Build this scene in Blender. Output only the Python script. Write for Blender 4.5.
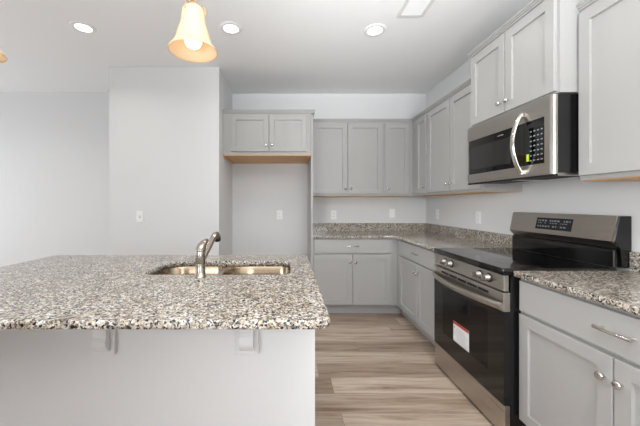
import bpy, bmesh, math, random
from mathutils import Vector, Matrix
random.seed(7)
PI = math.pi
for o in list(bpy.data.objects): bpy.data.objects.remove(o)
SC = bpy.context.scene
COL = SC.collection

# ---------------------------------------------------------------- camera
cam = bpy.data.objects.new('camera', bpy.data.cameras.new('camera'))
COL.objects.link(cam)
cam.location = (0, 0, 1.27)
cam.rotation_euler = (PI/2, 0, 0)
cam.data.sensor_width = 36.0
cam.data.lens = 36.0*300/640
cam.data.shift_x = 32/640
cam.data.shift_y = -9/640
cam.data.clip_start = 0.05
SC.camera = cam
# ---------------------------------------------------------------- world, light, exposure
W = bpy.data.worlds.new('daylight'); SC.world = W
W.use_nodes = True
bg = W.node_tree.nodes['Background']
bg.inputs[0].default_value = (0.80, 0.88, 1.0, 1)
bg.inputs[1].default_value = 1.0
SC.view_settings.view_transform = 'Standard'
SC.view_settings.look = 'None'
SC.view_settings.exposure = 0.0
SC.view_settings.gamma = 1.0
SC.view_settings.use_curve_mapping = False

def area(name, loc, rot, sx, sy, power, col=(1, 1, 1), shape='RECTANGLE', spread=PI):
    d = bpy.data.lights.new(name, 'AREA')
    d.shape = shape; d.size = sx; d.size_y = sy; d.energy = power; d.color = col; d.spread = spread
    o = bpy.data.objects.new(name, d); COL.objects.link(o)
    o.location = loc; o.rotation_euler = rot
    return o
# fill lamps at three added windows behind the camera, out of view
E_REAR_FILL, E_LEFT_FILL, E_B1, E_B2, E_B3, E_CAN, E_B4, E_B5, E_REAR = 4.5, 31, 92, 2, 7, 3.0, 5.8, 9.5, 4.5
for wx in (-3.2, -1.3, 0.6):
    area('window_daylight', (wx, -3.42, 1.35), (PI/2+.30, 0, 0), 1.3, 1.9, E_REAR_FILL, (0.92, 0.965, 1.0))
# fill lamp at an added, unseen patio door, placed to light the right wall
area('left_fill', (-4.92, 2.4, 1.2), (0, -PI/2, 0), 2.1, 2.4, E_LEFT_FILL, (0.92, 0.965, 1.0))
# added fill lamps out of view, aimed at the ceiling and into the room
area('bounce_fill', (.2, -.4, 1.45), (PI-.12, 0, 0), 1.8, .9, E_B1, (.95, .98, 1.0), spread=2.6)
area('bounce_fill', (-3.4, 1.6, 1.3), (PI-.1, 0, 0), 1.6, 1.0, E_B2, (.95, .98, 1.0), spread=2.2)
area('soft_fill', (.6, -.7, 1.35), (PI/2, 0, -.06), 1.0, 1.0, E_B3, (.95, .98, 1.0), spread=1.5)
area('soft_fill', (.6, -.4, 1.75), (PI/2+.40, 0, 0), 1.0, .5, E_B4, (.95, .98, 1.0), spread=.85)
area('soft_fill', (-1.3, -.8, 1.55), (PI/2, 0, -.78), 1.0, 1.0, E_B5, (.95, .98, 1.0), spread=1.35)
# recessed cans (x, y)
CANS = [(-1.705, 2.50, 'white recessed ceiling light farthest left, above the plain wall'),
        (-0.478, 2.51, 'white recessed ceiling light just right of the hanging bell pendant'),
        (0.735, 2.54, 'white recessed ceiling light nearest the ceiling vent')]

# ---------------------------------------------------------------- materials
def new_mat(name):
    m = bpy.data.materials.new(name); m.use_nodes = True
    nt = m.node_tree
    return m, nt, nt.nodes['Principled BSDF']
def lin(c):
    return tuple(((v/255)/12.92 if v/255 <= .04045 else ((v/255+.055)/1.055)**2.4) for v in c) + (1,)
def plain(name, rgb, rough=.5, metal=0.0, coat=0.0, noise=0.0, nscale=40, spec=.5):
    m, nt, b = new_mat(name)
    b.inputs['Base Color'].default_value = lin(rgb)
    b.inputs['Roughness'].default_value = rough
    b.inputs['Metallic'].default_value = metal
    b.inputs['Coat Weight'].default_value = coat
    b.inputs['Specular IOR Level'].default_value = spec
    if noise:
        tc = nt.nodes.new('ShaderNodeTexCoord'); n = nt.nodes.new('ShaderNodeTexNoise')
        n.inputs['Scale'].default_value = nscale
        bp = nt.nodes.new('ShaderNodeBump'); bp.inputs['Strength'].default_value = noise
        bp.inputs['Distance'].default_value = .002
        nt.links.new(tc.outputs['Object'], n.inputs['Vector'])
        nt.links.new(n.outputs['Fac'], bp.inputs['Height'])
        nt.links.new(bp.outputs['Normal'], b.inputs['Normal'])
    return m
def emit(name, rgb, strength):
    m, nt, b = new_mat(name)
    b.inputs['Base Color'].default_value = lin(rgb)
    b.inputs['Emission Color'].default_value = lin(rgb)
    b.inputs['Emission Strength'].default_value = strength
    return m
def ramp(nt, stops, interp='LINEAR'):
    r = nt.nodes.new('ShaderNodeValToRGB'); cr = r.color_ramp; cr.interpolation = interp
    while len(cr.elements) < len(stops): cr.elements.new(.5)
    for e, (p, c) in zip(cr.elements, stops): e.position = p; e.color = lin(c)
    return r
def mixrgb(nt, mode, fac, a, b_):
    n = nt.nodes.new('ShaderNodeMix'); n.data_type = 'RGBA'; n.blend_type = mode
    for k, v in ((0, fac), (6, a), (7, b_)):
        if hasattr(v, 'node'): nt.links.new(v, n.inputs[k])
        else: n.inputs[k].default_value = v
    return n.outputs[2]

def granite_mat():
    m, nt, b = new_mat('speckled_granite')
    tc = nt.nodes.new('ShaderNodeTexCoord')
    wn = nt.nodes.new('ShaderNodeTexNoise'); wn.inputs['Scale'].default_value = 60
    nt.links.new(tc.outputs['Object'], wn.inputs['Vector'])
    vm = nt.nodes.new('ShaderNodeVectorMath'); vm.operation = 'MULTIPLY_ADD'
    vm.inputs[1].default_value = (.012, .012, .012)
    nt.links.new(wn.outputs['Color'], vm.inputs[0]); nt.links.new(tc.outputs['Object'], vm.inputs[2])
    v = nt.nodes.new('ShaderNodeTexVoronoi'); v.inputs['Scale'].default_value = 145
    nt.links.new(vm.outputs[0], v.inputs['Vector'])
    sp = nt.nodes.new('ShaderNodeSeparateColor'); nt.links.new(v.outputs['Color'], sp.inputs[0])
    r1 = ramp(nt, [(0, (40, 41, 48)), (.10, (108, 109, 115)), (.20, (150, 142, 134)), (.34, (178, 167, 150)),
                   (.57, (194, 186, 171)), (.80, (219, 216, 212))], 'CONSTANT')
    nt.links.new(sp.outputs[0], r1.inputs[0])
    v2 = nt.nodes.new('ShaderNodeTexVoronoi'); v2.inputs['Scale'].default_value = 230
    nt.links.new(vm.outputs[0], v2.inputs['Vector'])
    sp2 = nt.nodes.new('ShaderNodeSeparateColor'); nt.links.new(v2.outputs['Color'], sp2.inputs[0])
    r2 = ramp(nt, [(0, (84, 84, 90)), (.12, (170, 165, 162)), (.24, (255, 255, 255))], 'CONSTANT')
    nt.links.new(sp2.outputs[1], r2.inputs[0])
    c = mixrgb(nt, 'MULTIPLY', .85, r1.outputs[0], r2.outputs[0])
    n2 = nt.nodes.new('ShaderNodeTexNoise'); n2.inputs['Scale'].default_value = 14
    nt.links.new(tc.outputs['Object'], n2.inputs['Vector'])
    r3 = ramp(nt, [(.35, (232, 226, 220)), (.65, (255, 255, 255))])
    nt.links.new(n2.outputs['Fac'], r3.inputs[0])
    c = mixrgb(nt, 'MULTIPLY', 1.0, c, r3.outputs[0])
    nt.links.new(c, b.inputs['Base Color'])
    b.inputs['Roughness'].default_value = .12
    b.inputs['Specular IOR Level'].default_value = .45
    return m

def floor_mat():
    m, nt, b = new_mat('oak_planks')
    tc = nt.nodes.new('ShaderNodeTexCoord')
    def mth(op, x, y=None):
        n = nt.nodes.new('ShaderNodeMath'); n.operation = op
        for i_, v_ in enumerate((x, y)):
            if v_ is None: continue
            if hasattr(v_, 'node'): nt.links.new(v_, n.inputs[i_])
            else: n.inputs[i_].default_value = v_
        return n.outputs[0]
    sep = nt.nodes.new('ShaderNodeSeparateXYZ'); nt.links.new(tc.outputs['Object'], sep.inputs[0])
    PW, PL = .19, 1.22
    v_ = mth('DIVIDE', mth('ADD', sep.outputs[1], .08), PW); row = mth('FLOOR', v_)
    w1 = nt.nodes.new('ShaderNodeTexWhiteNoise'); w1.noise_dimensions = '1D'; nt.links.new(row, w1.inputs['W'])
    u_ = mth('ADD', mth('DIVIDE', sep.outputs[0], PL), mth('MULTIPLY', w1.outputs['Value'], 7.3)); col_ = mth('FLOOR', u_)
    cmb = nt.nodes.new('ShaderNodeCombineXYZ'); nt.links.new(row, cmb.inputs[0]); nt.links.new(col_, cmb.inputs[1])
    w2 = nt.nodes.new('ShaderNodeTexWhiteNoise'); w2.noise_dimensions = '2D'; nt.links.new(cmb.outputs[0], w2.inputs['Vector'])
    fv = mth('FRACT', v_); fu = mth('FRACT', u_)
    ev = mth('MULTIPLY', mth('MINIMUM', fv, mth('SUBTRACT', 1.0, fv)), PW)
    eu = mth('MULTIPLY', mth('MINIMUM', fu, mth('SUBTRACT', 1.0, fu)), PL)
    seam = mth('LESS_THAN', mth('MINIMUM', ev, eu), .0011)
    tone = ramp(nt, [(0, (160, 142, 127)), (.5, (186, 169, 153)), (1, (210, 195, 180))])
    nt.links.new(w2.outputs['Value'], tone.inputs[0])
    # grain, shifted per plank
    cx = nt.nodes.new('ShaderNodeCombineXYZ'); nt.links.new(w2.outputs['Value'], cx.inputs[2])
    ml = nt.nodes.new('ShaderNodeVectorMath'); ml.operation = 'MULTIPLY_ADD'
    ml.inputs[1].default_value = (3, 3, 23)
    nt.links.new(cx.outputs[0], ml.inputs[0]); nt.links.new(tc.outputs['Object'], ml.inputs[2])
    m2 = nt.nodes.new('ShaderNodeMapping'); m2.inputs['Scale'].default_value = (1.3, 17, 1)
    nt.links.new(ml.outputs[0], m2.inputs['Vector'])
    n1 = nt.nodes.new('ShaderNodeTexNoise'); n1.inputs['Scale'].default_value = 1.5
    n1.inputs['Detail'].default_value = 7; n1.inputs['Roughness'].default_value = .62; n1.inputs['Distortion'].default_value = .5
    nt.links.new(m2.outputs[0], n1.inputs['Vector'])
    g = ramp(nt, [(.28, (174, 158, 146)), (.46, (230, 223, 217)), (.64, (255, 255, 255))])
    nt.links.new(n1.outputs['Fac'], g.inputs[0])
    c = mixrgb(nt, 'MULTIPLY', 1.0, tone.outputs[0], g.outputs[0])
    c = mixrgb(nt, 'MIX', seam, c, lin((118, 100, 86)))
    nt.links.new(c, b.inputs['Base Color'])
    b.inputs['Roughness'].default_value = .38
    return m

def steel_mat(name, rgb, rough, axis='x', streak=.25):
    m, nt, b = new_mat(name)
    tc = nt.nodes.new('ShaderNodeTexCoord'); mp = nt.nodes.new('ShaderNodeMapping')
    mp.inputs['Scale'].default_value = (2, 300, 300) if axis == 'x' else (300, 300, 2)
    n = nt.nodes.new('ShaderNodeTexNoise'); n.inputs['Scale'].default_value = 1
    nt.links.new(tc.outputs['Object'], mp.inputs[0]); nt.links.new(mp.outputs[0], n.inputs['Vector'])
    mr = nt.nodes.new('ShaderNodeMapRange')
    mr.inputs[3].default_value = rough*(1-streak); mr.inputs[4].default_value = rough*(1+streak)
    nt.links.new(n.outputs['Fac'], mr.inputs[0]); nt.links.new(mr.outputs[0], b.inputs['Roughness'])
    b.inputs['Base Color'].default_value = lin(rgb); b.inputs['Metallic'].default_value = 1
    return m

def wood_mat(name, a, c_, scale=(1, 30, 30)):
    m, nt, b = new_mat(name)
    tc = nt.nodes.new('ShaderNodeTexCoord'); mp = nt.nodes.new('ShaderNodeMapping')
    mp.inputs['Scale'].default_value = scale
    n = nt.nodes.new('ShaderNodeTexNoise'); n.inputs['Scale'].default_value = 2; n.inputs['Detail'].default_value = 4
    nt.links.new(tc.outputs['Object'], mp.inputs[0]); nt.links.new(mp.outputs[0], n.inputs['Vector'])
    r = ramp(nt, [(.3, a), (.7, c_)]); nt.links.new(n.outputs['Fac'], r.inputs[0])
    nt.links.new(r.outputs[0], b.inputs['Base Color']); b.inputs['Roughness'].default_value = .5
    return m

def shade_mat():
    m, nt, b = new_mat('frosted_alabaster_glass')
    b.inputs['Base Color'].default_value = lin((244, 226, 200))
    b.inputs['Roughness'].default_value = .35
    b.inputs['Subsurface Weight'].default_value = 0
    tr = nt.nodes.new('ShaderNodeBsdfTranslucent'); tr.inputs[0].default_value = lin((244, 220, 186))
    mx = nt.nodes.new('ShaderNodeMixShader'); mx.inputs[0].default_value = .5
    out = nt.nodes['Material Output']
    nt.links.new(b.outputs[0], mx.inputs[1]); nt.links.new(tr.outputs[0], mx.inputs[2])
    nt.links.new(mx.outputs[0], out.inputs[0])
    return m

def tinted_glass(name, rgb, opac, rough=.03):
    m, nt, b = new_mat(name)
    b.inputs['Base Color'].default_value = lin(rgb); b.inputs['Roughness'].default_value = rough
    t = nt.nodes.new('ShaderNodeBsdfTransparent')
    mx = nt.nodes.new('ShaderNodeMixShader'); mx.inputs[0].default_value = opac
    nt.links.new(t.outputs[0], mx.inputs[1]); nt.links.new(b.outputs[0], mx.inputs[2])
    nt.links.new(mx.outputs[0], nt.nodes['Material Output'].inputs[0])
    return m

M = dict(
    wall=plain('wall_paint', (228, 228, 228), .85, noise=.05, nscale=220),
    ceil=plain('ceiling_paint', (242, 242, 242), .9, noise=.05, nscale=200),
    island=plain('island_paint', (210, 210, 211), .6, noise=.04, nscale=200),
    cab=plain('grey_cabinet_paint', (174, 173, 171), .36),
    trim=plain('white_trim', (235, 235, 234), .4),
    plate=plain('white_plastic', (250, 250, 249), .35),
    slot=plain('dark_slot', (70, 70, 70), .5),
    granite=granite_mat(), floor=floor_mat(),
    steel=steel_mat('brushed_steel', (190, 184, 177), .30),
    steelv=plain('sink_steel_warm_reflection', (184, 164, 140), .22, 1.0),  # warm reflection put into the steel's base colour
    chrome=plain('polished_nickel', (215, 212, 206), .12, 1.0),
    ventm=plain('vent_enamel', (222, 222, 221), .5),
    knobm=plain('knob_steel', (150, 147, 142), .34, 1.0),
    nickel=plain('satin_nickel', (168, 160, 148), .2, 1.0),
    black=plain('black_enamel', (20, 20, 21), .22),
    dark=plain('matte_black', (14, 14, 14), .5),
    glass=plain('black_ceramic_glass', (9, 9, 10), .06, spec=.6),
    ringm=plain('burner_print', (46, 46, 48), .12),
    dglass=tinted_glass('oven_window_glass', (14, 12, 12), .72),
    mglass=plain('microwave_glass', (44, 43, 42), .12),
    cav=plain('oven_interior', (52, 54, 60), .4),
    ply=wood_mat('raw_maple_ply', (206, 160, 108), (226, 184, 134)),
    bronze=plain('brushed_bronze_gold', (196, 164, 112), .28, 1.0),
    shade=shade_mat(),
    bulb=emit('lit_bulb', (255, 244, 226), 1.6),
    led=emit('lit_diffuser', (255, 246, 230), 3),
    paper=plain('white_paper_label', (232, 232, 232), .6),
    red=plain('red_print', (178, 44, 34), .6),
    grey=plain('grey_print', (150, 150, 152), .6),
    pbtn=plain('pale_print', (140, 146, 156), .5),
    lime=plain('lime_sticker', (196, 222, 40), .5),
    pane=tinted_glass('window_glass', (220, 230, 235), .12),
)

# ---------------------------------------------------------------- mesh helpers
class MB:
    def __init__(s): s.v = []; s.f = []; s.sm = []
    def add(s, vs, fs, smooth=False):
        b = len(s.v); s.v += [tuple(v) for v in vs]
        for f in fs: s.f.append([i+b for i in f]); s.sm.append(smooth)
        return s
    def box(s, x0, x1, y0, y1, z0, z1, c=0.0):
        if c <= 0:
            vs = [(x, y, z) for z in (z0, z1) for y in (y0, y1) for x in (x0, x1)]
            return s.add(vs, [(0, 2, 3, 1), (4, 5, 7, 6), (0, 1, 5, 4), (2, 6, 7, 3), (0, 4, 6, 2), (1, 3, 7, 5)])
        bm = bmesh.new(); bmesh.ops.create_cube(bm, size=1)
        for v in bm.verts:
            v.co = Vector(((x0+x1)/2+v.co.x*(x1-x0), (y0+y1)/2+v.co.y*(y1-y0), (z0+z1)/2+v.co.z*(z1-z0)))
        bmesh.ops.bevel(bm, geom=list(bm.edges), offset=c, segments=2, profile=.5, affect='EDGES')
        bm.verts.index_update()
        s.add([v.co for v in bm.verts], [[v.index for v in f.verts] for f in bm.faces]); bm.free()
        return s
    def rings(s, rings, cap=True, smooth=True, close=True):
        n = len(rings[0]); vs = [p for r in rings for p in r]; fs = []
        for k in range(len(rings)-1):
            for i in range(n if close else n-1):
                j = (i+1) % n
                fs.append((k*n+i, k*n+j, (k+1)*n+j, (k+1)*n+i))
        s.add(vs, fs, smooth)
        if cap:
            s.add(rings[0], [list(range(n))[::-1]]); s.add(rings[-1], [list(range(n))])
        return s
    def lathe(s, prof, origin=(0, 0, 0), axis='z', n=24, cap=True, smooth=True):
        ox, oy, oz = origin; R = []
        for r, h in prof:
            ring = []
            for i in range(n):
                a = 2*PI*i/n; p, q = r*math.cos(a), r*math.sin(a)
                if axis == 'z': ring.append((ox+p, oy+q, oz+h))
                elif axis == 'y': ring.append((ox+p, oy-h, oz+q))      # profile grows towards -y
                else: ring.append((ox-h, oy+p, oz+q))
            R.append(ring)
        return s.rings(R, cap, smooth)
    def tube(s, pts, rad, n=12, flat=1.0):
        pts = [Vector(p) for p in pts]; R = []
        rads = rad if isinstance(rad, (list, tuple)) else [rad]*len(pts)
        up = None
        for i, p in enumerate(pts):
            t = (pts[min(i+1, len(pts)-1)]-pts[max(i-1, 0)]).normalized()
            if up is None:
                up = Vector((0, 0, 1)) if abs(t.z) < .9 else Vector((1, 0, 0))
            a = t.cross(up).normalized(); b = a.cross(t).normalized(); up = b
            R.append([p + a*math.cos(2*PI*k/n)*rads[i] + b*math.sin(2*PI*k/n)*rads[i]*flat for k in range(n)])
        return s.rings(R)
    def prism(s, poly, x0, x1):                       # polygon in (y, z), extruded along x
        n = len(poly)
        vs = [(x0, y, z) for y, z in poly]+[(x1, y, z) for y, z in poly]
        fs = [tuple(range(n))[::-1], tuple(range(n, 2*n))]+[(i, (i+1) % n, n+(i+1) % n, n+i) for i in range(n)]
        return s.add(vs, fs)
    def build(s, name, mat, parent=None, loc=None, rotz=0, bevel=0):
        me = bpy.data.meshes.new(name); me.from_pydata(s.v, [], s.f)
        bm = bmesh.new(); bm.from_mesh(me)
        bm.faces.ensure_lookup_table()
        for f, q in zip(bm.faces, s.sm): f.smooth = q
        bmesh.ops.recalc_face_normals(bm, faces=bm.faces); bm.to_mesh(me); bm.free()
        me.materials.append(M[mat] if isinstance(mat, str) else mat)
        o = bpy.data.objects.new(name, me); COL.objects.link(o)
        if parent is not None: o.parent = parent
        if loc is not None: o.location = loc
        o.rotation_euler = (0, 0, rotz)
        if bevel:
            md = o.modifiers.new('bevel', 'BEVEL'); md.width = bevel; md.segments = 2; md.limit_method = 'ANGLE'
        return o

def tag(o, label, cat, group=None):
    o['label'] = label; o['category'] = cat
    if group: o['group'] = group
    return o
def thing(name, label, cat, loc=(0, 0, 0), rotz=0, group=None):
    o = bpy.data.objects.new(name, None); COL.objects.link(o)
    o.empty_display_size = .1
    o.location = loc; o.rotation_euler = (0, 0, rotz)
    return tag(o, label, cat, group)
def struct(name, mb, mat):
    o = mb.build(name, mat); o['kind'] = 'structure'; return o
def children(o): return [c for c in bpy.data.objects if c.parent == o]
def copy_tree(o, parent=None):
    c = o.copy(); COL.objects.link(c)
    if parent is not None: c.parent = parent
    for ch in children(o): copy_tree(ch, c)
    return c

# ---------------------------------------------------------------- room
XR, YB, ZC = 1.845, 4.01, 2.743
XL, YR = -5.0, -3.6
PX0, PX1, PY = -1.925, -0.742, 3.226
struct('floor', MB().box(XL-.1, XR+.1, YR-.1, YB+.1, -.05, 0), 'floor')
struct('ceiling', MB().box(XL-.1, XR+.1, YR-.1, YB+.1, ZC, ZC+.08), 'ceil')
struct('wall_right', MB().box(XR, XR+.1, YR-.1, YB+.1, 0, ZC), 'wall')
struct('wall_back', MB().box(PX1, XR, YB, YB+.1, 0, ZC), 'wall')
struct('wall_centre', MB().box(PX0, PX1, PY, YB+.1, 0, ZC), 'wall')
struct('wall_back_left', MB().box(XL-.1, PX0, 3.95, YB+.1, 0, ZC), 'wall')
# unseen left and rear walls; patio opening and three windows added for fill lamps
mb = MB(); mb.box(XL-.1, XL, YR-.1, 1.2, 0, ZC); mb.box(XL-.1, XL, 3.6, 3.95, 0, ZC); mb.box(XL-.1, XL, 1.2, 3.6, 2.25, ZC)
struct('wall_left', mb, 'wall')
mb = MB(); edges = [XL, -3.85, -2.55, -1.95, -.65, -.05, 1.25, XR]
for a, b_ in ((0, 1), (2, 3), (4, 5), (6, 7)): mb.box(edges[a], edges[b_], YR-.1, YR, 0, ZC)
for a in (1, 3, 5):
    mb.box(edges[a], edges[a+1], YR-.1, YR, 0, .4); mb.box(edges[a], edges[a+1], YR-.1, YR, 2.3, ZC)
struct('wall_rear', mb, 'wall')
for k, a in enumerate((1, 3, 5)):
    x0, x1 = edges[a], edges[a+1]
    f = MB()
    for q in ((x0, x0+.06, .4, 2.3), (x1-.06, x1, .4, 2.3), (x0+.06, x1-.06, .4, .46), (x0+.06, x1-.06, 2.24, 2.3), (x0+.06, x1-.06, 1.33, 1.37)):
        f.box(q[0], q[1], YR-.08, YR-.02, q[2], q[3])
    w = struct('window_%d' % (k+1), f, 'trim')  # added window, unseen, goes with the rear fill lamps
    MB().box(x0+.06, x1-.06, YR-.055, YR-.05, .46, 2.24).build('pane', 'pane', w)
f = MB()
for q in ((1.2, 1.28, 0, 2.25), (2.36, 2.44, 0, 2.25), (3.52, 3.6, 0, 2.25), (1.28, 3.52, 2.17, 2.25)):
    f.box(XL-.08, XL-.02, q[0], q[1], q[2], q[3])
d = struct('added_door_1', f, 'trim')  # added patio door, unseen, goes with the left fill lamp
MB().box(XL-.055, XL-.05, 1.28, 3.52, 0.0, 2.17).build('pane', 'pane', d)
def baseboard(name, x0, x1, y0, y1):
    struct(name, MB().box(x0, x1, y0, y1, 0, .13), 'trim')
baseboard('baseboard_centre', PX0, PX1, PY-.014, PY)
baseboard('baseboard_back_left', XL, PX0, 3.936, 3.95)
baseboard('baseboard_left', XL, XL+.014, YR, 1.2)
baseboard('baseboard_alcove', PX1+.014, .262, YB-.014, YB)

# ---------------------------------------------------------------- hardware
def knob_mb():
    return MB().lathe([(.006, 0), (.0055, .010), (.0075, .014), (.0155, .019), (.0165, .023), (.014, .027), (.006, .0295)], axis='y', n=20)
KNOB = None
def knob(parent, x, z, y):
    global KNOB
    o = knob_mb().build('knob', 'chrome', parent, (x, y, z)); return o
def pull(parent, x, z, y, L=.128):
    m = MB()
    pts = [(-L/2+L*i/16, -.024-.007*math.sin(PI*i/16), 0) for i in range(17)]
    m.tube(pts, [.0056+.0022*abs(math.cos(PI*i/16))**2 for i in range(17)], 10)
    for s in (-1, 1): m.lathe([(.0075, 0), (.0055, .006), (.0055, .026)], origin=(s*(L/2-.014), 0, 0), axis='y', n=12)
    return m.build('pull', 'chrome', parent, (x, y, z))

def door_mb(w, h, t=.019, st=.057):                 # shaker panel: x 0..w, y -t..0, z 0..h
    m = MB(); c = .0018
    def rect(i, y): return [(i, y, i), (w-i, y, i), (w-i, y, h-i), (i, y, h-i)]
    R = [rect(0, 0), rect(0, -t+c), rect(c, -t), rect(st, -t), rect(st+.0015, -t+.012)]
    m.rings(R, cap=True, smooth=False)
    return m
def slab_mb(w, h, t=.019):
    m = MB(); c = .003
    def rect(i, y): return [(i, y, i), (w-i, y, i), (w-i, y, h-i), (i, y, h-i)]
    m.rings([rect(0, 0), rect(0, -t+c), rect(c, -t)], cap=True, smooth=False)
    return m

def crown(parent, W, D, z, left=0.0, right=0.0, h=.034, p=.022, name='crown_molding', yback=None):
    # stepped moulding strip round the front and the free ends
    m = MB(); yb = D if yback is None else yback
    for k, (pp, z0, z1) in enumerate(((p*.35, z, z+h*.35), (p*.7, z+h*.35, z+h*.7), (p, z+h*.7, z+h))):
        xl = -pp if left else 0; xr = W+pp if right else W
        m.box(xl, xr, -pp, yb, z0, z1)
    return m.build(name, 'cab', parent)

def upper_cabinet(label, loc, rotz, W, H, D, doors, top_crown=.034, ends=(0, 0), ply=True, group=None, doorz=(.023, .022), frame=0, ob=None):
    """local: front face frame at y=0 facing -y, x 0..W, z 0..H"""
    t = thing('wall_cabinet', label, 'cabinet', loc, rotz, group)
    b = MB().box(0, W, 0, D, 0, H)
    b.build('body', 'cab', t)
    if ply: MB().box(.001, W-.001, .016, D-.002, -.006, -.0003).build('bottom_panel', 'ply', t)['label'] = 'unpainted maple bottom panel'
    for (x0, x1, kx) in doors:
        w = x1-x0; h = H-sum(doorz)
        d = door_mb(w, h).build('door', 'cab', t, (x0, -.0005, doorz[0]))
        if kx is not None: knob(d, kx*w if 0 < kx < 1 else (w-.03 if kx >= 1 else .03), .065, -.0185)
    if top_crown: crown(t, W, D, H, ends[0], ends[1], h=top_crown)
    return t

def base_cabinet(label, loc, rotz, W, D=.60, toe=0, toe0=0, drawer=None, doors=(), H=.884):
    t = thing('base_cabinet', label, 'cabinet', loc, rotz)
    m = MB().box(0, W, 0, D, .115, H); m.build('body', 'cab', t)
    MB().box(-.065 if toe0 else 0, W+toe, .07, .09 if (toe or toe0) else D-.02, 0, .115).build('toe_kick', 'cab', t)
    if drawer:
        x0, x1, z0, z1, px = drawer
        d = slab_mb(x1-x0, z1-z0).build('drawer', 'cab', t, (x0, -.0005, z0))
        pull(d, px-x0, (z1-z0)/2+.004, -.0185)
    for (x0, x1, z0, z1, side) in doors:
        d = door_mb(x1-x0, z1-z0).build('door', 'cab', t, (x0, -.0005, z0))
        knob(d, .028 if side < 0 else x1-x0-.028, z1-z0-.085, -.0185)
    return t

RT = -PI/2     # right-hand run faces -x; local +x runs towards the camera
FY = 3.415     # face-frame plane of the back base run
FX = 1.245     # face-frame plane of the right base run
# --- back base run
base_cabinet('grey base cabinet on the back wall, one wide drawer over two doors', (.284, FY, 0), 0, FX-.284, D=YB-FY-.002, toe=.069,
             drawer=(.012, .884, .712, .868, .449), doors=((.012, .445, .13, .697, 1), (.452, .884, .13, .697, -1)))
# --- right run far cabinet (local x from far to near); starts at y = FY
base_cabinet('grey base cabinet between the room corner and the range', (FX, FY-.001, 0), RT, FY-2.374, D=XR-FX-.002, toe0=1,
             drawer=(.105, 1.035, .712, .868, .555), doors=((.105, .55, .13, .697, 1), (.556, 1.035, .13, .697, -1)))
# --- right run near cabinet
base_cabinet('grey base cabinet in the right foreground, nearer than the range', (FX, 1.604, 0), RT, .942, D=XR-FX-.002,
             drawer=(.012, .930, .706, .866, .488), doors=((.012, .470, .13, .690, 1), (.476, .930, .13, .690, -1)))
base_cabinet("grey base cabinet at the viewer's end of the right-hand run", (FX, .661, 0), RT, .60, D=XR-FX-.002,
             drawer=(.012, .588, .706, .866, .30), doors=((.012, .296, .13, .690, 1), (.304, .588, .13, .690, -1)))

# --- upper cabinets, back wall
UY = 3.715; UX = 1.542; UB = 1.372
upper_cabinet('grey wall cabinet with two doors beside the refrigerator alcove', (.284, UY, UB), 0, .901, .914, YB-UY-.002,
              ((.018, .448, 1), (.456, .879, 0)))
upper_cabinet('narrow single-door grey wall cabinet on the back wall in the corner', (1.1855, UY, UB), 0, UX-1.1855, .914, YB-UY-.002,
              ((.012, .312, 0),))
# right wall: far narrow one, then a two-door one
upper_cabinet('narrow single-door grey wall cabinet on the right wall in the corner', (UX, UY-.001, UB), RT, .418, .914, XR-UX-.002,
              ((.150, .400, 1),))
upper_cabinet('grey wall cabinet with two doors on the right wall left of the microwave', (UX, 3.295, UB), RT, .933, .914, XR-UX-.002,
              ((.018, .460, 1), (.472, .915, 0)))
# above the microwave: deeper and taller set
t = upper_cabinet('deep grey wall cabinet mounted higher, directly above the microwave', (1.438, 2.3485, 1.862), RT, .764, .553, XR-1.438-.002,
              ((.018, .378, 1), (.386, .748, 0)), ends=(1, 1), top_crown=.036, ply=False, doorz=(.012, .022))
# near
upper_cabinet('grey wall cabinet at the top right corner, nearest the viewer', (UX, 1.5835, 1.395), RT, .80, .891, XR-UX-.002,
              ((.010, .40, 1), (.408, .79, 0)))
# --- refrigerator alcove: tall end panel and the deep cabinet over it
tag(MB().box(.2625, .2825, 3.39, YB-.001, 0, 2.286).build('end_panel', 'cab'), 'tall grey end panel closing the right side of the refrigerator alcove', 'panel')
W_ = .262-PX1-.002
t = thing('wall_cabinet', 'deep two-door grey cabinet over the empty refrigerator alcove', 'cabinet', (PX1+.001, 3.41, 1.832), 0)
b = MB().box(0, W_, 0, .598, 0, .468)
b.build('body', 'cab', t)
MB().box(.001, W_-.001, .001, .597, -.012, -.0003).build('bottom_panel', 'ply', t)['label'] = 'unpainted maple bottom panel'
for q in ((.002, .030, .03, .57), (W_-.030, W_-.002, .03, .57), (.002, W_-.002, .571, .596)):
    MB().box(q[0], q[1], q[2], q[3], -.024, -.0123).build('batten', 'ply', t)['label'] = 'unpainted maple batten'
for x0, x1, kx in ((.098, .522, 1), (.530, .954, 0)):
    d = door_mb(x1-x0, .413).build('door', 'cab', t, (x0, -.0005, .033))
    knob(d, (x1-x0-.03) if kx else .03, .07, -.0185)
crown(t, W_+.025, .598, .4685, 0, 1, h=.036)

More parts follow.
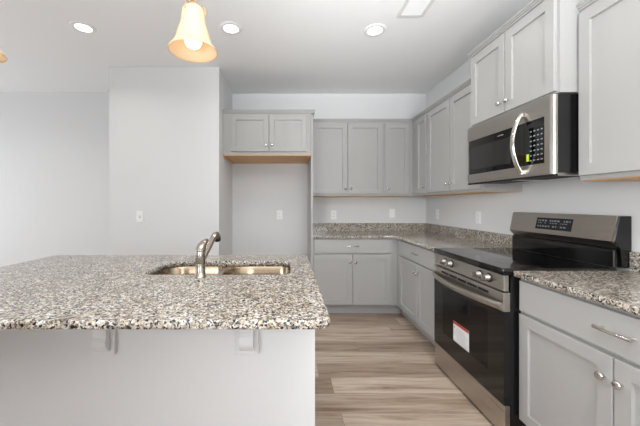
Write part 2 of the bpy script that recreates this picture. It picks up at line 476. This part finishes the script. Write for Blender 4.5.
# ---------------------------------------------------------------- countertops
def rrect(x0, x1, y0, y1, r, off=0.0, n=8):
    """corner radii r = (x0y0, x1y0, x1y1, x0y1); off > 0 shrinks"""
    x0 += off; x1 -= off; y0 += off; y1 -= off
    pts = []
    for (cx, cy, sx, sy, a0), rr in zip(((x0, y0, 1, 1, PI), (x1, y0, -1, 1, 1.5*PI), (x1, y1, -1, -1, 0), (x0, y1, 1, -1, .5*PI)), r):
        rr = max(rr-off, .0008)
        for i in range(n+1):
            a = a0+PI/2*i/n
            pts.append((cx+sx*rr+rr*math.cos(a), cy+sy*rr+rr*math.sin(a)))
    return pts
def slab(name, outline, z0, z1, mat, holes=(), parent=None, rnd=.007):
    """outline(off) gives the ring; eased top and bottom edges; optional holes"""
    m = MB()
    prof = [(rnd, z0), (rnd*.3, z0+rnd*.3), (0, z0+rnd), (0, z1-rnd), (rnd*.3, z1-rnd*.3), (rnd, z1)]
    R = [[(x, y, z) for x, y in outline(o)] for o, z in prof]
    m.rings(R, cap=False, smooth=True)
    hp = [(0.002, z1), (0, z1-.003), (0, z0)]
    for h in holes:
        HR = [[(x, y, z) for x, y in h(-o)] for o, z in hp]
        m.rings(HR, cap=False, smooth=True)
    for z, oo, ho in ((z0, rnd, 0), (z1, rnd, -.002)):
        bm = bmesh.new(); es = []
        for ring in [outline(oo)]+[h(ho) for h in holes]:
            vs = [bm.verts.new((x, y, z)) for x, y in ring]
            for i in range(len(vs)): es.append(bm.edges.new((vs[i], vs[(i+1) % len(vs)])))
        bmesh.ops.triangle_fill(bm, edges=es, use_beauty=True, use_dissolve=False)
        bm.verts.index_update()
        m.add([v.co for v in bm.verts], [[v.index for v in f.verts] for f in bm.faces]); bm.free()
    o = m.build(name, mat, parent)
    bm = bmesh.new(); bm.from_mesh(o.data); bmesh.ops.remove_doubles(bm, verts=bm.verts, dist=.00005)
    bmesh.ops.recalc_face_normals(bm, faces=bm.faces); bm.to_mesh(o.data); bm.free()
    return o
Z0, Z1 = .884, .914
CX = 1.203; CY = 3.372
def L_out(o):
    return [(.285+o, CY+o), (CX-.03+o*0, CY+o), (CX+o, CY-.03), (CX+o, 2.372+o), (XR-.001-o, 2.372+o), (XR-.001-o, YB-.001-o), (.285+o, YB-.001-o)]
t = thing('countertop', 'L-shaped speckled granite worktop wrapping the room corner beyond the range', 'countertop', (0, 0, 0))
slab('worktop', L_out, Z0, Z1, 'granite', parent=t, rnd=.004)
MB().box(.285, XR-.001, YB-.021, YB-.001, Z1, 1.016).build('backsplash', 'granite', t)
MB().box(XR-.021, XR-.001, 2.372, YB-.022, Z1, 1.016).build('backsplash', 'granite', t)
t = thing('countertop', 'speckled granite worktop in the right foreground, nearer than the range', 'countertop', (0, 0, 0))
slab('worktop', lambda o: rrect(CX, XR-.001, .05, 1.602, (.004,)*4, o, 2), Z0, Z1, 'granite', parent=t, rnd=.004)
MB().box(XR-.021, XR-.001, .05, 1.602, Z1, 1.016).build('backsplash', 'granite', t)

# ---------------------------------------------------------------- island
IX0, IX1, IY0, IY1 = -1.63, .136, .915, 2.10
SX0, SX1, SY0, SY1 = -.738, .012, 1.512, 1.873
hole = lambda o: rrect(SX0, SX1, SY0, SY1, (.05, .05, .07, .13), o, 10)
tag(slab('island_countertop', lambda o: rrect(IX0, IX1, IY0, IY1, (.05, .05, .05, .05), o, 8), Z0, Z1, 'granite', holes=(hole,), rnd=.008),
    'large speckled granite island top with rounded corners and a sink cut-out', 'countertop')
t = thing('kitchen_island', 'white painted island base below the big granite top', 'island', (0, 0, 0))
m = MB()
bx0, bx1, by0, by1 = IX0+.025, .106, 1.18, 2.07
m.box(bx0, bx1, by0, by0+.11, 0, Z0-.0005); m.box(bx0, bx0+.02, by0+.11, by1, 0, Z0-.0005); m.box(bx1-.02, bx1, by0+.11, by1, 0, Z0-.0005)
m.box(bx0+.02, bx1-.02, by1-.02, by1, .1, Z0-.0005); m.box(bx0+.02, bx1-.02, by0+.11, by1-.02, .1, .12)
m.build('body', 'island', t)
MB().box(bx0, bx1, by0-.013, by0-.0002, 0, .13).build('baseboard', 'trim', t)
def corbel(cx):
    c = thing('corbel', '', 'corbel', (cx, by0, Z0-.001))
    # back plate
    MB().box(-.044, .044, -.018, -.0005, -.198, 0, c=.002).build('back_plate', 'island', c)
    # scroll bracket: s-curve profile in (y, z)
    prof = [(-.0185, -.0005), (-.165, -.0005), (-.167, -.010), (-.160, -.024)]
    for i in range(1, 9):
        a = i/8; prof.append((-.160+.118*math.sin(PI/2*a), -.024-.085*(1-math.cos(PI/2*a))-.012*a))
    for i in range(1, 8):
        a = PI*i/7; prof.append((-.036-.006*math.cos(a)-.014*math.sin(a), -.121-.056*i/7))
    prof += [(-.0185, -.180)]
    MB().prism(prof, -.027, .027).build('bracket', 'island', c, bevel=.002)
    return c
corbel(-.716)['label'] = 'white scroll corbel left under the island overhang'
corbel(-.159)['label'] = 'white scroll corbel right under the island overhang, below the sink'

# ---------------------------------------------------------------- sink
t = thing('sink', 'double-bowl stainless undermount sink set in the island granite', 'sink', (0, 0, Z0))
def bowl(x0, x1, r):
    y0, y1 = SY0-.004, SY1+.004
    prof = [(-.012, -.001), (0, -.0023), (.003, -.006), (.005, -.10), (.007, -.165), (.018, -.19), (.045, -.2)]
    m = MB(); m.rings([[(x, y, z) for x, y in rrect(x0, x1, y0, y1, r, o, 8)] for o, z in prof[1:]], cap=False)
    last = rrect(x0, x1, y0, y1, r, .045, 8); cx, cy = (x0+x1)/2, (y0+y1)/2
    n = len(last)
    inner = [(cx+.04*math.cos(math.atan2(y-cy, x-cx)), cy+.04*math.sin(math.atan2(y-cy, x-cx)), -.202) for x, y in last]
    m.rings([[(x, y, -.2) for x, y in last], inner], cap=False)
    o = m.build('bowl', 'steelv', t)
    md = o.modifiers.new('thick', 'SOLIDIFY'); md.thickness = .0012; md.offset = 1
    MB().lathe([(.040, -.2005), (.036, -.204), (.030, -.206), (.010, -.206), (.006, -.2)], origin=(cx, cy, 0), n=24).build('drain', 'chrome', t)
BW = ((SX0-.004, -.392, (.05, .06, .05, .13)), (-.366, SX1+.004, (.05, .05, .07, .16)))
for q in BW: bowl(*q)
slab('rim', lambda o: rrect(SX0-.02, SX1+.02, SY0-.02, SY1+.02, (.06, .06, .08, .14), o, 8), -.0022, -.0006, 'steelv', parent=t, rnd=.0003,
     holes=[(lambda o, q=q: rrect(q[0], q[1], SY0-.004, SY1+.004, q[2], max(o, 0)*0, 8)) for q in BW])

# ---------------------------------------------------------------- faucet
FXc, FYc = -.430, 1.472
t = thing('faucet', 'brushed nickel pull-out faucet standing on the island beside the sink', 'faucet', (FXc, FYc, Z1))
MB().lathe([(.029, 0), (.029, .004), (.0245, .007), (.0235, .06), (.0235, .061), (.0225, .0625), (.0235, .064), (.0235, .122), (.022, .126)], n=28).build('body', 'nickel', t)
sp = MB().tube([(0, .012, .07), (.006, .05, .092), (.014, .10, .128), (.021, .15, .164), (.026, .185, .182), (.029, .205, .182), (.030, .217, .172)],
               [.014, .0145, .0145, .015, .018, .020, .021], 16).build('spout', 'nickel', t)
MB().tube([(.030, .217, .172), (.0305, .226, .158), (.031, .230, .150)], [.0205, .0200, .018], 16).build('spray_head', 'dark', t)['label'] = 'black spray head'
hd = MB()
hd.tube([(0, 0, .127), (.001, .001, .134), (.005, .010, .148), (.010, .028, .160), (.015, .048, .170), (.017, .060, .172)], [.0238, .0238, .023, .018, .012, .008], 18)
hd.build('handle', 'nickel', t)

# ---------------------------------------------------------------- range  (local: front at y=0 facing -y, width .76)
RX = 1.150
t = thing('range', 'stainless and black freestanding electric range between the base cabinets', 'range', (RX, 2.370, 0), RT)
RW = .764; RD = XR-RX-.004
m = MB(); m.box(.004, .030, .045, RD-.004, .03, .884); m.box(RW-.030, RW-.004, .045, RD-.004, .03, .884); m.box(.03, RW-.03, RD-.03, RD-.004, .03, .884)
m.box(.03, RW-.03, .06, RD-.03, .03, .20); m.box(.03, RW-.03, .05, RD-.03, .72, .884)
m.build('body', 'black', t)
m = MB(); m.box(.031, RW-.031, .12, RD-.031, .2005, .204); m.box(.031, RW-.031, RD-.034, RD-.031, .204, .7195)
m.build('oven_cavity', 'cav', t)
for zz in (.33, .47, .60):
    r = MB()
    for k in range(15): r.tube([(.05+k*.0475, .10, zz), (.05+k*.0475, RD-.05, zz)], .0028, 6)
    for yy in (.10, RD-.05): r.tube([(.033, yy, zz+.004), (RW-.033, yy, zz+.004)], .0035, 6)
    r.build('oven_rack', 'chrome', t)
for (xx, yy) in ((.04, .08), (RW-.04, .08), (.04, RD-.06), (RW-.04, RD-.06)):
    MB().lathe([(.018, 0), (.018, .02), (.010, .0295)], origin=(xx, yy, 0), n=14).build('foot', 'dark', t)
# cooktop slab with eased black edge
ct = slab('cooktop', lambda o: rrect(.0, RW, .0, RD-.075, (.006,)*4, o, 3), .886, .924, 'glass', parent=t, rnd=.006)
for bx, by, br in ((.20, .17, .115), (.56, .17, .09), (.20, .44, .08), (.56, .44, .105)):
    rg = MB()
    for rr in (br, br*.62):
        ring = [[(bx+q*math.cos(2*PI*i/48), by+q*math.sin(2*PI*i/48), .9243) for i in range(48)] for q in (rr-.0012, rr+.0012)]
        rg.rings(ring, cap=False, smooth=False)
    rg.build('burner_ring', 'ringm', ct)
# control panel
cp = MB().box(.001, RW-.001, .006, .034, .800, .8855, c=.003).build('control_panel', 'steel', t)
for kx in (.168, .248, .566, .646):
    k = MB()
    k.lathe([(.023, 0), (.024, .003), (.0195, .006), (.019, .028), (.0165, .032)], axis='y', n=24)
    k.box(-.005, .005, -.046, -.030, -.017, .017, c=.002)
    kb = k.build('knob', 'knobm', cp, (kx, .006, .848))
    MB().lathe([(.0265, .0002), (.0265, .004), (.0245, .0055)], axis='y', n=24).build('knob_base', 'dark', kb)['label'] = 'black ring behind the knob'
m = MB().box(.01, RW-.01, .020, .044, .7935, .7995)
m.build('vent_strip', 'dark', t)
# door
dr = MB()
dx0, dx1, dz0, dz1 = .001, RW-.001, .190, .793
wx0, wx1, wz0, wz1 = .13, RW-.13, .315, .655
for q in ((dx0, wx0, dz0, .690), (wx1, dx1, dz0, .690), (wx0, wx1, dz0, wz0), (wx0, wx1, wz1, .690)):
    dr.box(q[0], q[1], .006, .042, q[2], q[3])
door = dr.build('oven_door', 'glass', t)
MB().box(wx0, wx1, .0065, .010, wz0, wz1).build('window', 'dglass', door)
MB().box(dx0, dx1, .004, .042, .6905, dz1, c=.003).build('top_trim', 'steel', door)['label'] = 'stainless trim along the door top'
for k in range(5):
    MB().box(.12+k*.108, .12+k*.108+.092, .0005, .0035, .757, .770).build('vent_slot', 'dark', door)
# bowed strap handle
hm = MB(); R = []
for i in range(25):
    a = i/24; x = .001+a*(RW-.002); y = .001-.046*math.sin(PI*a)**.8
    zc = .722-.004*math.sin(PI*a)
    R.append([(x, y-.010, zc+.016), (x, y-.014, zc+.006), (x, y-.014, zc-.008), (x, y-.009, zc-.020), (x, y, zc-.023), (x, y+.003, zc), (x, y, zc+.019)])
hm.rings(R, cap=True, smooth=True)
hm.build('handle', 'steel', door)
# energy / instruction label on the door glass
lb = MB().box(.275, .455, .0045, .0055, .322, .458).build('label', 'paper', door); lb['label'] = 'white sticker with a red band on top'
MB().box(.275, .455, .0038, .0044, .440, .458).build('red_band', 'red', lb)
g = MB()
for k in range(6): g.box(.315, .440-.02*(k % 3), .0038, .0044, .345+.014*k, .348+.014*k)
g.box(.282, .292, .0038, .0044, .412, .422); g.box(.282, .292, .0038, .0044, .372, .382); g.box(.282, .445, .0038, .0044, .330, .333)
g.build('print', 'grey', lb)
# drawer
m = MB().box(.004, RW-.004, .012, .043, .022, .182, c=.003); m.build('drawer', 'steel', t)
# backguard
yb = RD
prof = [(yb-.078, .9245), (yb-.078, 1.020), (yb-.060, 1.030), (yb, 1.030), (yb, .9245)]
MB().prism(prof, .012, RW-.012).build('riser', 'glass', t)
prof = [(yb-.062, 1.0305), (yb-.095, 1.068), (yb-.066, 1.202), (yb-.060, 1.206), (yb-.002, 1.206), (yb-.002, 1.0305)]
bgd = MB().prism(prof, .006, RW-.006).build('backguard', 'steel', t)
for xa, xb in ((.0, .0058), (RW-.0058, RW)):
    MB().prism([(yb-.060, 1.0305), (yb-.090, 1.069), (yb-.062, 1.204), (yb-.002, 1.204), (yb-.002, .93), (yb-.05, .93)], xa, xb).build('end_cap', 'black', t)
MB().prism([(yb-.063, 1.0305), (yb-.097, 1.068), (yb-.068, 1.204), (yb-.062, 1.2075), (yb-.058, 1.200), (yb-.085, 1.068), (yb-.055, 1.0305)], RW-.013, RW-.0059).build('edge_trim', 'chrome', bgd)
MB().box(RW-.020, RW-.0125, yb-.080, yb-.0781, .93, 1.018).build('riser_trim', 'knobm', t)
# display, lying on the slanted fascia
def fas(x, s, out=.0015):        # s 0..1 up the fascia
    p = Vector((yb-.095, 1.068)); q = Vector((yb-.066, 1.202)); d_ = (q-p); nrm = Vector((-d_.y, d_.x)).normalized()
    c_ = p+d_*s+nrm*out; return (x, c_.x, c_.y)
def patch(mb, x0, x1, s0, s1, out=.0015, th=.0012):
    a = [fas(x0, s0, out), fas(x1, s0, out), fas(x1, s1, out), fas(x0, s1, out)]
    b_ = [fas(x0, s0, out-th), fas(x1, s0, out-th), fas(x1, s1, out-th), fas(x0, s1, out-th)]
    return mb.add(a+b_, [(0, 1, 2, 3), (7, 6, 5, 4), (0, 4, 5, 1), (1, 5, 6, 2), (2, 6, 7, 3), (3, 7, 4, 0)])
ds = patch(MB(), .243, .512, .22, .80).build('display', 'dark', bgd)
rr = random.Random(3); g = MB()
for row, (s0, s1) in enumerate(((.62, .70), (.52, .56), (.34, .41))):
    x = .258
    while x < .492:
        w = rr.choice((.008, .012, .016)); 
        if rr.random() < .8: patch(g, x, x+w, s0, s1, .0022, .0006)
        x += w+.007
g.build('display_print', 'pbtn', ds)

# ---------------------------------------------------------------- microwave (local front y=0 facing -y, width .76)
MX = 1.410; MZ = 1.431; MH = .425; MWW = .764
t = thing('microwave', 'stainless over-the-range microwave with black window hanging above the range', 'microwave', (MX, 2.356, MZ), RT)
MD = XR-MX-.003
MB().box(.003, MWW-.003, .024, MD, .008, MH, c=.002).build('body', 'black', t)
fr = MB()
gx0, gx1, gz0, gz1 = .016, .706, .065, .322
for q in ((.0, gx0, .0, MH-.001), (gx1, MWW-.026, .0, MH-.001), (gx0, gx1, .0, gz0), (gx0, gx1, gz1, MH-.001)):
    fr.box(q[0], q[1], 0, .0235, q[2], q[3])
n_ = []
for q in ((MWW-.0259, 0), (MWW-.020, .001), (MWW-.010, .006), (MWW-.004, .013), (MWW-.002, .0235), (MWW-.0259, .0235)): n_.append(q)
fr.rings([[(x, y, z) for x, y in n_] for z in (0, MH-.001)], smooth=False)
front = fr.build('front_frame', 'steel', t)
dp = MB().box(gx0, .560, .002, .022, gz0, gz1).build('door', 'glass', t)
MB().box(gx0+.022, .455, .0008, .0018, gz0+.035, gz1-.055).build('window', 'mglass', dp)
MB().box(.335, .390, .0006, .0018, gz1-.030, gz1-.025).build('emblem', 'pbtn', dp)['label'] = 'small pale maker mark'
cpn = MB().box(.562, gx1, .002, .022, gz0, gz1).build('control_panel', 'glass', t)
MB().box(.592, .694, .0008, .0018, gz1-.042, gz1-.016).build('display', 'dark', cpn)
for r_ in range(7):
    for c_ in range(4):
        bw = .012
        MB().box(.606+c_*.025, .606+c_*.025+bw, .0009, .0018, gz0+.022+r_*.028, gz0+.022+r_*.028+.007).build('button', 'pbtn', cpn)
MB().box(.580, .598, .0005, .0018, gz0+.024, gz0+.066).build('sticker', 'lime', cpn)['label'] = 'small lime green sticker'
hm = MB(); N = 24; pts = []
for i in range(N+1):
    a = i/N; pts.append((.553, -.012-.050*math.sin(PI*a)**.85, .025+.348*a))
hm.tube(pts, [.017]*(N+1), 12, flat=.5)
for zz in (.028, .370): hm.box(.541, .565, -.018, -.0005, zz-.014, zz+.014, c=.004)
hm.build('handle', 'chrome', t)
un = MB().box(.02, MWW-.02, .03, MD-.02, -.004, .0075).build('underside_panel', 'steel', t)
for xx in (.06, .42):
    g = MB()
    for k in range(8): g.box(xx, xx+.26, .10+k*.02, .112+k*.02, -.0055, -.0045)
    g.build('filter_grille', 'dark', t)
MB().box(.0, MWW, .002, .022, -.012, -.0005).build('air_slot', 'dark', t)

# ---------------------------------------------------------------- outlets and switches
def outlet(loc, rotz, label, kind='outlet', group=None):
    t = thing('wall_outlet' if kind == 'outlet' else 'light_switch', label, 'outlet' if kind == 'outlet' else 'switch', loc, rotz, group)
    MB().box(-.037, .037, -.006, -.0005, -.060, .060, c=.002).build('cover_plate', 'plate', t)
    if kind == 'outlet':
        for zz in (-.021, .021):
            r_ = MB().box(-.017, .017, -.008, -.0062, zz-.015, zz+.015, c=.0008).build('receptacle', 'plate', t)
            s_ = MB()
            for xx in (-.007, .007): s_.box(xx-.0012, xx+.0012, -.0086, -.0081, zz-.002, zz+.007)
            s_.box(-.0022, .0022, -.0086, -.0081, zz-.010, zz-.006)
            s_.build('slots', 'slot', r_)
    elif kind == 'toggle':
        MB().box(-.006, .006, -.0072, -.0062, -.013, .013).build('toggle_frame', 'slot', t)
        MB().prism([(-.0073, -.006), (-.0073, .008), (-.020, .014), (-.022, .008)], -.0045, .0045).build('toggle', 'plate', t)
    else:
        MB().box(-.017, .017, -.009, -.0062, -.033, .033, c=.001).build('rocker', 'plate', t)
    return t
outlet((-1.592, PY, 1.136), 0, 'white toggle light switch on the plain wall left of the faucet', 'toggle')
outlet((-.114, YB, 1.123), 0, 'white outlet on the wall inside the refrigerator alcove')
outlet((.608, YB, 1.123), 0, 'white outlet on the back wall just right of the alcove panel')
outlet((1.39, YB, 1.145), 0, 'white rocker switch on the back wall near the corner', 'rocker')
outlet((XR, 3.70, 1.145), RT, 'white outlet on the right wall closest to the corner')
outlet((XR, 2.905, 1.139), RT, 'white outlet on the right wall nearer the range')

# ---------------------------------------------------------------- ceiling lights, vent
can0 = None
for i, (x, y, lab) in enumerate(CANS):
    if can0 is None:
        can0 = t = thing('recessed_light', lab, 'ceiling light', (x, y, ZC), 0)
        MB().lathe([(.062, -.004), (.066, -.010), (.086, -.008), (.095, -.0005)], n=40, cap=False).build('trim_ring', 'trim', t)
        MB().lathe([(.001, -.0050), (.0635, -.0050), (.0635, -.0010), (.001, -.0010)], n=40).build('lens', 'led', t)
    else:
        t = copy_tree(can0); t.location = (x, y, ZC)
    tag(t, lab, 'ceiling light')
    area('can_lamp', (x, y, ZC-.012), (0, 0, 0), .12, .12, E_CAN, (1.0, .97, .93), 'DISK', spread=2.6)
for (x, y) in ((-3.3, 2.5), (-3.3, 0), (-1.3, -1.2), (.8, .4), (.8, -1.6)):
    area('can_lamp', (x, y, ZC-.012), (0, 0, 0), .12, .12, E_REAR, (1.0, .97, .93), 'DISK', spread=2.6)
t = thing('ceiling_vent', 'white louvred air vent at the top edge of the ceiling', 'vent', (.953, 2.185, ZC), 0)
vw, vl = .103, .165; f = MB()
for q in ((-vw, -vw+.024, -vl, vl), (vw-.024, vw, -vl, vl), (-vw+.024, vw-.024, -vl, -vl+.026), (-vw+.024, vw-.024, vl-.026, vl)):
    f.box(q[0], q[1], q[2], q[3], -.010, -.0005)
f.build('frame', 'ventm', t)
MB().box(-vw+.024, vw-.024, -vl+.026, vl-.026, -.0015, -.0006).build('backing', 'slot', t)
for k in range(14):
    y = -vl+.034+k*.0195
    MB().prism([(y, -.0025), (y+.013, -.010), (y+.015, -.009), (y+.002, -.0018)], -vw+.025, vw-.025).build('louver', 'ventm', t)

# ---------------------------------------------------------------- pendants
def pendant(x, y, zr, label):
    t = thing('pendant_light', label, 'pendant light', (x, y, ZC))
    o = zr-ZC           # rim height relative to the ceiling
    MB().lathe([(.065, -.0005), (.065, -.006), (.058, -.018), (.02, -.028), (.006, -.030)], n=32).build('canopy', 'bronze', t)
    MB().lathe([(.005, -.029), (.005, o+.200)], n=10).build('stem', 'bronze', t)
    MB().lathe([(.006, o+.196), (.010, o+.192), (.012, o+.184), (.022, o+.178), (.026, o+.170), (.024, o+.167), (.008, o+.172)], n=28, cap=False).build('fitter', 'bronze', t)
    for k in range(3):
        a = 2*PI*k/3+.15; c_, s_ = math.cos(a), math.sin(a)
        MB().tube([(r*c_, r*s_, o+h) for r, h in ((.020, .174), (.034, .176), (.0425, .166), (.0445, .150), (.0435, .140))], .0022, 8).build('clasp', 'bronze', t)
    s = [(.026, .166), (.034, .160), (.0385, .148), (.040, .132), (.041, .116), (.045, .098), (.052, .078), (.0575, .060), (.061, .044), (.065, .033), (.074, .019), (.084, .007), (.088, 0)]
    sh = MB().lathe([(r, o+h) for r, h in s], n=44, cap=False).build('shade', 'shade', t)
    md = sh.modifiers.new('thick', 'SOLIDIFY'); md.thickness = .003; md.offset = -1
    MB().lathe([(.004, o+.155), (.013, o+.150), (.013, o+.125), (.010, o+.122)], n=16).build('socket', 'plate', t)
    bs = [(.0115, .125), (.0125, .110), (.020, .090), (.029, .070), (.033, .052), (.032, .036), (.025, .023), (.013, .015), (.002, .013)]
    MB().lathe([(r, o+h) for r, h in bs], n=24).build('bulb', 'bulb', t)
    d_ = bpy.data.lights.new('pendant_lamp', 'POINT'); d_.energy = .07; d_.color = (1, .86, .66); d_.shadow_soft_size = .03
    l = bpy.data.objects.new('pendant_lamp', d_); COL.objects.link(l); l.location = (x, y, zr+.004)
    return t
pendant(-.359, 1.136, 1.845, 'lit bell-shaped frosted glass pendant hanging over the island sink')
pendant(-1.185, 1.136, 1.845, 'lit bell-shaped glass pendant almost cut off by the left edge')
